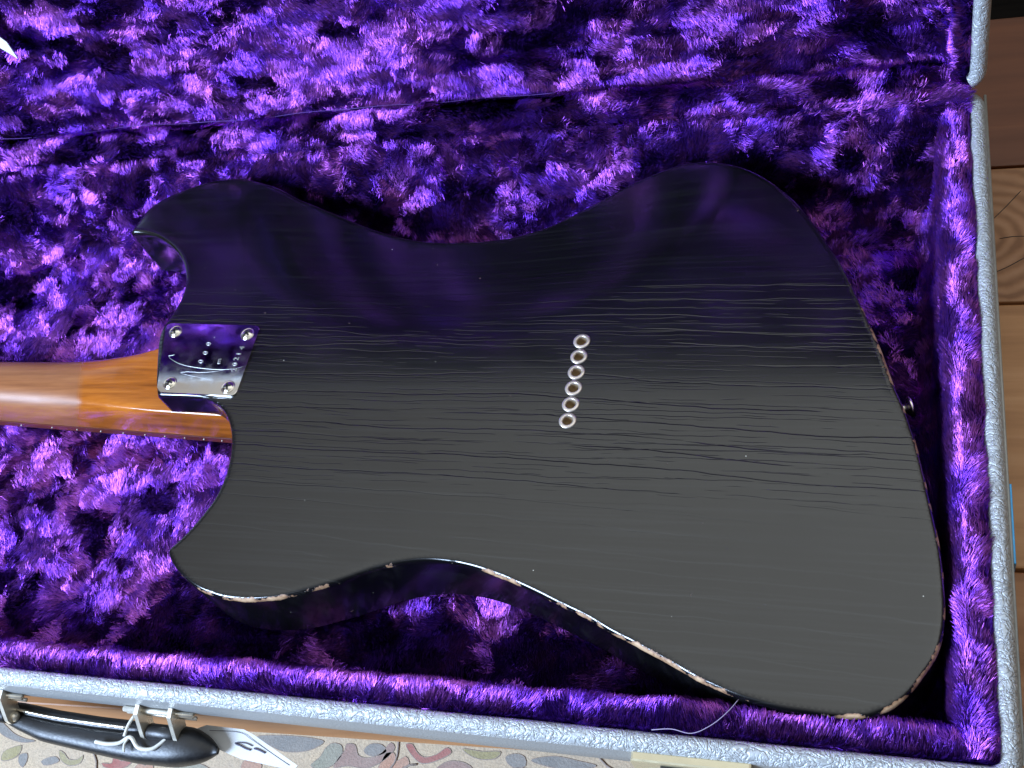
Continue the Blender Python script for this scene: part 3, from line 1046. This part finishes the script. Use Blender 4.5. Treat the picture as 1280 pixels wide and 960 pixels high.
for x in (-.4915, -.3785):
    # a plate on the case with two lugs that carry a pin
    mp_ = [tube([(x - .022, .1372, -.0195), (x + .022, .1372, -.0195)], .0016, 8),
           tube([(x - .022, .1370, -.0235), (x + .022, .1370, -.0235)], .0012, 8)]
    v, f = merge(mp_)
    mesh_obj('mount_plate', v, f, M_HW).parent = hd
    for dx in (-.0105, .0105):
        poly = [(.1385, -.0140), (.1385, -.0265), (.1320, -.0355), (.1290, -.0365), (.1260, -.0350), (.1245, -.0315), (.1250, -.0280), (.1265, -.0255), (.1335, -.0150)]
        V = [(x + dx - .0012, a, b) for a, b in poly] + [(x + dx + .0012, a, b) for a, b in poly]
        n = len(poly)
        F = [tuple(range(n)), tuple(range(n, 2 * n))[::-1]] + [(i, (i + 1) % n, n + (i + 1) % n, n + i) for i in range(n)]
        mesh_obj('lug', V, F, M_HW, None, False).parent = hd
    v, f = lathe([(0, .0145), (.0016, .0143), (.0028, .013), (.003, .012), (.003, -.012), (.0028, -.013), (0, -.0145)], 16, (x, .1288, -.0315), (1, 0, 0))
    mesh_obj('rivet', v, f, M_HW).parent = hd
    v, f = lathe([(0, .0090), (.0040, .0088), (.0046, .0078), (.0046, -.0078), (.0040, -.0088), (0, -.0090)], 18, (x, .1290, -.0300), (1, 0, 0))
    mesh_obj('end_loop', v, f, M_LEATH).parent = hd
for o in list(hd.children):
    o.matrix_parent_inverse = Matrix.Identity(4)
    for vv in o.data.vertices:
        pass

# latch near the front corner
bm = prism([(-.1145, .1345), (-.0600, .1345), (-.0600, .1398), (-.1145, .1398)], -.0155, -.0035, .0012)
bm_obj('latch', bm, M_CREAM, case)
bm = prism([(-.1010, .1325), (-.0740, .1325), (-.0740, .1346), (-.1010, .1346)], -.0135, -.0065, .0006)
bm_obj('latch_tongue', bm, M_DARK, case)
bm = prism([(.0498, .2415), (.0525, .2415), (.0525, .283), (.0498, .283)], -.0165, -.0035, .0004)
bm_obj('blue_tape', bm, M_BLUE, case)

# ------------------------------------------------------------------ guitar
guitar = empty('electric_guitar', (-.17, .34, -.044))
tag(guitar, 'black electric guitar lying face down in the purple plush, its back checked and worn', 'guitar')


def belly(x, y):
    s2 = ((x + .265) / .175) ** 2 + ((y - .50) / .135) ** 2
    t = np.clip(1 - s2, 0, 1)
    return -.017 * t ** 1.6


RB = .0026
n_out = len(OUT)
tan = np.roll(OUT_A, -1, 0) - np.roll(OUT_A, 1, 0)
tan /= np.linalg.norm(tan, axis=1)[:, None]
area2 = np.sum(OUT_A[:, 0] * np.roll(OUT_A[:, 1], -1) - np.roll(OUT_A[:, 0], -1) * OUT_A[:, 1])
nin = np.stack([-tan[:, 1], tan[:, 0]], 1) * (1 if area2 > 0 else -1)


def dist_out(P):
    d = np.full(len(P), 9.)
    A, B = OUT_A, np.roll(OUT_A, -1, 0)
    for i in range(0, len(P), 400):
        p = P[i:i + 400][:, None]
        ab = (B - A)[None]
        tt = np.clip(((p - A[None]) * ab).sum(2) / ((ab ** 2).sum(2) + 1e-15), 0, 1)
        d[i:i + 400] = np.sqrt((((A[None] + ab * tt[:, :, None]) - p) ** 2).sum(2)).min(1)
    return d


FER = [(-.1708, .3667), (-.1709, .3560), (-.1708, .3453), (-.1708, .3346), (-.1708, .3239), (-.1709, .3132)]
pts = [Vector(p) for p in OUT]
edges = [(i, (i + 1) % n_out) for i in range(n_out)]
extra = []
for lv in (.0002, .0006, .0011, .0018, .0026, .0040):
    q = OUT_A + nin * lv
    q = q[::1 if lv < .002 else 2]
    ok = inside(q)
    q = q[ok]
    dd = dist_out(q)
    extra.append(q[dd > lv * .93])
gx, gy = np.meshgrid(np.arange(-.53, .03, .0045), np.arange(.155, .52, .0045))
q = np.stack([gx.ravel() + (np.arange(gx.size) // gx.shape[1] % 2) * .002, gy.ravel()], 1)
q = q[inside(q)]
dd = dist_out(q)
q = q[dd > .0055]
for cx, cy in FER:
    q = q[np.hypot(q[:, 0] - cx, q[:, 1] - cy) > .0055]
extra.append(q)
for q in extra:
    pts += [Vector(p) for p in q]
for cx, cy in FER:
    b = len(pts)
    for k in range(20):
        a = 2 * math.pi * k / 20
        pts.append(Vector((cx + .0036 * math.cos(a), cy + .0036 * math.sin(a))))
        edges.append((b + k, b + (k + 1) % 20))
cdt = delaunay_2d_cdt(pts, edges, [], 0, 1e-7)
V2 = np.array([tuple(v) for v in cdt[0]])
tri = np.array([f for f in cdt[2] if len(f) == 3])
ctr = V2[tri].mean(1)
a4 = OUT_A


def inside_full(P):
    x, y = P[:, 0], P[:, 1]
    r = np.zeros(len(P), bool)
    for i in range(len(a4)):
        x1, y1 = a4[i - 1]
        x2, y2 = a4[i]
        r ^= ((y1 > y) != (y2 > y)) & (x < (x2 - x1) * (y - y1) / (y2 - y1 + 1e-12) + x1)
    return r


ok = inside_full(ctr)
for cx, cy in FER:
    ok &= np.hypot(ctr[:, 0] - cx, ctr[:, 1] - cy) > .0035
tri = tri[ok]
a_, b_, c_ = V2[tri[:, 0]], V2[tri[:, 1]], V2[tri[:, 2]]
cr2 = (b_[:, 0] - a_[:, 0]) * (c_[:, 1] - a_[:, 1]) - (b_[:, 1] - a_[:, 1]) * (c_[:, 0] - a_[:, 0])
tri[cr2 < 0] = tri[cr2 < 0][:, ::-1]
dv = dist_out(V2)
# the edge is dented where it was knocked
p3 = np.c_[V2, np.zeros(len(V2))]
dent = np.clip(perlin(p3 * 130., 77) - .18, 0, 1) * .0012 * np.clip(1 - dv / .004, 0, 1)
rb = RB
zz = belly(V2[:, 0], V2[:, 1]) - np.where(dv < rb, rb - np.sqrt(np.maximum(rb ** 2 - (rb - dv) ** 2, 0)), 0) - dent
V = [(x, y, z) for (x, y), z in zip(V2, zz)]
F = [tuple(t) for t in tri]
# match outline verts with the triangulation's
key = {}
for i, (x, y) in enumerate(V2):
    key[(round(x, 6), round(y, 6))] = i
ring = [key.get((round(x, 6), round(y, 6))) for x, y in OUT]
if any(r is None for r in ring):
    ring = [int(np.argmin(((V2 - np.array(p)) ** 2).sum(1))) for p in OUT]
BT = -.044
prev = ring
for zt, ins in ((-.5, 0), (BT, 0)):
    cur = []
    for k, (p, nn) in enumerate(zip(OUT_A, nin)):
        z = zt if zt > -.4 else (zz[ring[k]] - .002)
        V.append((p[0] + nn[0] * ins, p[1] + nn[1] * ins, z))
        cur.append(len(V) - 1)
    for k in range(n_out):
        j = (k + 1) % n_out
        F.append((prev[k], cur[k], cur[j], prev[j]) if area2 > 0 else (prev[j], cur[j], cur[k], prev[k]))
    prev = cur
nb = len(V)
V += [(x, y, BT - .0001) for x, y in V2]
F += [tuple(int(i) + nb for i in t)[::-1] for t in tri]
body = mesh_obj('body', V, F, M_LAC, guitar)
# how worn the edge is along its length: (x, y, reach, strength)
WEAR = [(-.338, .1971, .020, 1.0), (-.318, .1985, .018, .9), (-.295, .206, .016, .6), (-.384, .2114, .016, .45), (-.2109, .2241, .02, .35), (-.195, .2205, .018, .95), (-.1853, .2167, .012, .85), (-.143, .2006, .018, .95),
        (-.1154, .1875, .022, 1.05), (-.100, .180, .016, 1.0), (-.0874, .1738, .018, .7), (-.0614, .166, .014, .4), (-.0196, .1623, .018, 1.0), (-.0003, .1695, .017, 1.15), (.0110, .183, .014, 1.1), (.0140, .190, .008, .6),
        (-.011, .372, .010, .55), (-.0100, .368, .010, 1.1), (-.0065, .359, .012, 1.2), (-.001, .343, .014, 1.2), (.0015, .3296, .007, .5), (.0143, .2805, .010, .7), (.0163, .268, .008, .6), (.0205, .247, .006, .9), (-.440, .513, .008, .6), (-.5027, .5018, .006, .5),
        (.0195, .2500, .012, .8), (.0212, .2328, .014, .72), (.0215, .212, .014, .78), (.0185, .197, .014, .9), (.0101, .3024, .014, .75), (.0042, .3243, .010, .75), (-.0165, .387, .014, .75), (-.024, .406, .014, .55), (-.040, .441, .012, .5), (-.160, .206, .016, .62), (-.128, .193, .014, .75), (-.076, .170, .014, .7), (-.258, .2215, .02, .45), (-.362, .200, .016, .62),
        (-.0486, .4558, .012, .35), (-.0298, .4209, .02, .35), (-.126, .504, .02, .3)]
me = body.data
at = me.attributes.new('edge_wear', 'FLOAT', 'POINT')
va = np.array([tuple(v.co) for v in me.vertices])
d_all = dist_out(va[:, :2])
w = np.zeros(len(va))
for x, y, r, s in WEAR:
    w = np.maximum(w, s * np.exp(-((va[:, 0] - x) ** 2 + (va[:, 1] - y) ** 2) / (r * .62) ** 2))
side = np.where(va[:, 2] < belly(va[:, 0], va[:, 1]) - .0045, 0.0, 1.0)
e_ = np.clip(1.15 - d_all / .0022, 0, 1) * side
at.data.foreach_set('value', (w * e_ * .98).astype(np.float32))

# neck
stn = [-1.0, -.75, -.62, -.58, -.55, -.53, -.515, -.50, -.49, -.48, -.47, -.46, -.44, -.42, -.39, -.376]


def lerp(x, xs, ys):
    return float(np.interp(x, xs, ys))


xs = sorted(set(stn + list(np.linspace(-.57, -.43, 70))))
VN, FN = [], []
NS = 76
for x in xs:
    yb = .3257 - .057 * (x + .421)
    yt = lerp(x, [-1.0, -.62, -.52, -.50, -.49, -.48, -.47, -.46, -.37], [.3790, .3790, .3780, .3785, .3795, .3815, .3840, .3850, .3850])
    yb = min(yb, .3375) if x > -.62 else .3375 + (x + .62) * .0
    zt = lerp(x, [-1.0, -.56, -.50, -.46], [-.0235, -.0215, -.0195, -.0190])
    w_ = min(1, max(0, (x + .56) / .115))
    p_ = 2 / (.78 - .65 * w_ * w_ * (3 - 2 * w_))
    yc, hw = (yb + yt) / 2, (yt - yb) / 2
    zb = -.0465
    for k in range(NS):
        if k <= NS - 3:
            a = math.pi * k / (NS - 3)
            c, s = math.cos(a), math.sin(a)
            yy = yc - math.copysign(abs(c) ** (2 / p_), c) * hw
            z_ = zb + (zt - zb) * abs(s) ** (2 / p_)
        elif k == NS - 2:
            yy, z_ = yt, zb - .0008
        else:
            yy, z_ = yb, zb - .0008
        VN.append((x, yy, z_))
for i in range(len(xs) - 1):
    for k in range(NS):
        FN.append((i * NS + k, (i + 1) * NS + k, (i + 1) * NS + (k + 1) % NS, i * NS + (k + 1) % NS))
FN.append(tuple(range(NS))[::-1])
FN.append(tuple((len(xs) - 1) * NS + k for k in range(NS)))
neck = mesh_obj('neck', VN, FN, M_NECK, guitar)
M_FRET = mat_simple('worn_fret_wire', (.36, .33, .28), .45, .6, .1).m
fb_x = [-1.0, -.62, -.52, -.47, -.376]
lo = [(x, (.3257 - .057 * (x + .421)) if x > -.62 else .3370) for x in fb_x]
hi = [(x, lerp(x, [-1, -.62, -.52, -.37], [.379, .379, .379, .385])) for x in fb_x]
fb = bm_obj('fretboard', prism([(a, b - .0006) for a, b in lo] + hi[::-1], -.0525, -.0473, .0003), M_ROSE, guitar)
for x in (-.5905, -.563, -.5411, -.5206, -.5016, -.4836, -.4673, -.4513, -.4361, -.4219):
    yb = .3257 - .057 * (x + .421)
    v, f = tube([(x, yb - .0013, -.0500), (x, yb + .0505, -.0500)], .0005, 8)
    mesh_obj('fret', v, f, M_FRET, guitar)

# neck plate with engraving and four screws
pp = [(-.4577, .3843), (-.3882, .3809), (-.3856, .3775), (-.3856, .3308), (-.3889, .3273), (-.4382, .3300), (-.4438, .3343)]


def round_poly(P, r, seg=5):
    out = []
    for i in range(len(P)):
        a, b, c = Vector(P[i - 1]), Vector(P[i]), Vector(P[(i + 1) % len(P)])
        u, v_ = (a - b), (c - b)
        rr = min(r, u.length * .45, v_.length * .45)
        p0, p1 = b + u.normalized() * rr, b + v_.normalized() * rr
        for k in range(seg + 1):
            t = k / seg
            out.append(tuple(p0 * (1 - t) ** 2 + b * 2 * t * (1 - t) + p1 * t * t))
    return out


pp = [(-.4580, .3845), (-.3856, .3810), (-.3856, .3275), (-.4441, .3303)]
plate_poly = round_poly(pp, .0045, 7)
plate = bm_obj('neck_plate', prism(plate_poly, -.0002, .0013, .0005, 3), M_CHROME, guitar)


def under(o, par):
    o.parent = par
    o.matrix_parent_inverse = (par.matrix_parent_inverse.copy() if False else Matrix.Translation(guitar.location).inverted())
    return o


def engr(pts, r):
    q = spline([(x, y, .00135) for x, y in pts], .0006)
    v, f = tube(q, [r * (.5 + .5 * math.sin(math.pi * min(1, .15 + i / len(q)))) for i in range(len(q))], 6)
    o = mesh_obj('engraved_signature', v, f, M_ENGR)
    o.parent = plate
    o.matrix_parent_inverse = Matrix.Identity(4)
    return o


ENG = [engr([(-.4461, .358), (-.4415, .3588), (-.4452, .3574), (-.4406, .3542), (-.4343, .3515), (-.4269, .3497), (-.4182, .3483), (-.4076, .3473), (-.3988, .3472), (-.3918, .348), (-.3880, .3493)], .00017),
       engr([(-.4009, .3469), (-.4069, .3456), (-.417, .345), (-.4268, .3455), (-.4321, .3449), (-.4258, .343), (-.4171, .3414), (-.4091, .3394), (-.405, .3379), (-.4067, .3369)], .00010)]


def text(body_s, x, y, size, rot, mat=None, name='engraved_number'):
    c = bpy.data.curves.new(name, 'FONT')
    c.body = body_s
    c.size = size
    c.extrude = .00012
    c.offset = .00006
    c.align_x = 'CENTER'
    c.align_y = 'CENTER'
    o = bpy.data.objects.new(name, c)
    c.materials.append(mat or M_ENGR)
    o.location = (x, y, .0014)
    o.rotation_euler = (0, 0, rot)
    link(o)
    bpy.context.view_layer.update()
    me_ = bpy.data.meshes.new_from_object(o.evaluated_get(bpy.context.evaluated_depsgraph_get()))
    q = bpy.data.objects.new(name, me_)
    q.location, q.rotation_euler = o.location, o.rotation_euler
    bpy.data.objects.remove(o)
    link(q)
    q.parent = plate
    return q


for ch, x, y in (('2', -.3929, .3469), ('0', -.3940, .3512), ('2', -.3944, .3553), ('1', -.3939, .3591), ('4', -.3933, .3637)):
    text(ch, x, y, .0050, math.radians(86))
for ch, x, y in (('0', -.4198, .3535), ('0', -.4188, .3601), ('0', -.4190, .3672), ('.', -.4180, .3725), ('E', -.4062, .3532)):
    text(ch, x, y, .0052, math.radians(80 if ch != 'E' else 8))

SCR = [(-.4481, .3775), (-.3930, .3745), (-.4365, .3370), (-.3930, .3340)]
for i, (x, y) in enumerate(SCR):
    v, f = lathe([(0, .0015), (.0015, .00145), (.0028, .0011), (.0036, .0006), (.0040, .0001), (.0042, .0003), (.0047, .0003), (.0048, -.0002)], 28, (x, y, .0013))
    s = mesh_obj('screw', v, f, M_STEEL, guitar)
    bm = bmesh.new()
    for a in (0.35 + i * .5, 0.35 + i * .5 + math.pi / 2):
        r = bmesh.ops.create_cube(bm, size=1, matrix=Matrix.Translation((x, y, .00243)) @ Matrix.Rotation(a, 4, 'Z') @ Matrix.Diagonal((.0050, .0013, .0010, 1)))
    o = bm_obj('slot_shade_bars', bm, M_DARK)  # raised dark bars stand in for the shade inside a cut slot
    o.parent = s

for cx, cy in FER:
    v, f = lathe([(.0029, -.012), (.0029, .0001), (.0031, .0005), (.0034, .0006), (.0046, .00055), (.0050, .0002), (.0051, -.0005)], 30, (cx, cy, 0))
    fo = mesh_obj('string_ferrule', v, f, M_FERR, guitar)
    v, f = lathe([(.0030, -.0003), (.0028, -.001), (.0027, -.003), (.0012, -.0055), (0, -.006)], 24, (cx, cy, 0))
    o = mesh_obj('bore', v, f, M_BRASS)
    o.parent = fo

# strap button on the end of the body
sx, sy, sz = -.0005, .3342, -.0215
ax = Vector((1, .30, 0)).normalized()
v, f = lathe([(.0048, -.002), (.0046, .001), (.0028, .003), (.0027, .006), (.0042, .007), (.0060, .0078), (.0062, .0088), (.0052, .0096), (.003, .0100), (0, .0101)], 28, (sx, sy, sz), ax)
mesh_obj('strap_button', v, f, M_STEEL, guitar)

# parts whose parent is a part: their meshes are in world coordinates, so undo the parents' offsets
bpy.context.view_layer.update()
for o in list(SC.objects):
    if o.parent is not None and o.parent.parent is not None and o.type in ('MESH', 'FONT'):
        want = Matrix.Translation(o.location) @ o.rotation_euler.to_matrix().to_4x4()
        o.matrix_parent_inverse = o.parent.matrix_world.inverted()

# ------------------------------------------------------------------ small things
tg = empty('hang_tag', (-.34, .13, -.05))
tag(tg, 'folded white paper tag tied with white string to the case handle', 'tag')
poly = [(-.3664, .1366), (-.3611, .1389), (-.3371, .1386), (-.3298, .1362), (-.2993, .1231), (-.3013, .1204), (-.3332, .1229), (-.3551, .128)]


def tag_z(x, y):
    return -.0415 - .04 * (y - .130) + .0005 * math.sin((x + .36) * 90)


V = [(x, y, tag_z(x, y)) for x, y in poly]
V += [(x, y, z - .0004) for x, y, z in V]
n = len(poly)
F = [(0, 1, 2, 7), (7, 2, 3, 6), (3, 4, 5, 6)]
F += [tuple(i + n for i in q)[::-1] for q in F]
F += [(i, n + i, n + (i + 1) % n, (i + 1) % n) for i in range(n)]
mesh_obj('paper', V, F, M_PAPER, tg, False)


def on_tag(pts, r, name):
    v, f = tube([(x, y, tag_z(x, y) + .0004) for x, y in spline(pts, .0008)], r, 5)
    return mesh_obj(name, v, f, M_INK, tg)


on_tag([(-.358, .1361), (-.3373, .1364), (-.331, .1339), (-.304, .1227)], .00014, 'printed_border')
on_tag([(-.3394, .1309), (-.3385, .1303), (-.3366, .1299), (-.3322, .1286), (-.3291, .1281)], .00050, 'printed_mark')
on_tag([(-.3394, .1309), (-.3355, .1314), (-.3321, .1312), (-.3288, .1303)], .00030, 'printed_mark')
on_tag([(-.3274, .1292), (-.3255, .1290), (-.3233, .1285), (-.3201, .1276)], .00055, 'printed_mark')

v, f = merge([tube(spline([(-.4165, .1195, -.0268), (-.4080, .1190, -.0262), (-.4010, .1205, -.0268), (-.3955, .1240, -.0262), (-.3880, .1190, -.0262), (-.3800, .1195, -.0272), (-.3740, .1260, -.0285), (-.3690, .1340, -.031)], .0015), .0011, 7),
              tube(spline([(-.3960, .1238, -.0262), (-.3975, .1195, -.0262), (-.3965, .1160, -.0270)], .0015), .0007, 6),
              tube(spline([(-.3990, .1240, -.0258), (-.3975, .1300, -.0240), (-.3955, .1350, -.0235)], .0015), .0009, 6),
              tube(spline([(-.3690, .1340, -.031), (-.3640, .1330, -.038), (-.3600, .1320, -.0462)], .0015), .0008, 6)])
tag(mesh_obj('tag_string', v, f, M_STRING, tg), None)

v, f = tube(spline([(-.1044, .1471, .0048), (-.0953, .1480, .0060), (-.0862, .1471, .0055), (-.0777, .1515, .0060), (-.0704, .1587, .0062), (-.0668, .1646, .0045)], .0015), .0002, 6)
tag(mesh_obj('loose_thread', v, f, mat_simple('lilac_thread', (.34, .28, .42), .7).m), 'pale loose thread curling over the plush at the front lip', 'thread')
V = [(-.6400, .5780, .1190), (-.6240, .5765, .1050), (-.6150, .5745, .0930), (-.6140, .5722, .0790), (-.6200, .5730, .0860), (-.6390, .5765, .1040)]
V += [(x, y + .0008, z - .0006) for x, y, z in V]
F = [(0, 1, 2, 3, 4, 5), (11, 10, 9, 8, 7, 6)] + [(i, 6 + i, 6 + (i + 1) % 6, (i + 1) % 6) for i in range(6)]
tag(mesh_obj('paper_strip', V, F, M_PAPER, None, False), 'white pointed strip of paper resting against the lid plush', 'paper strip')
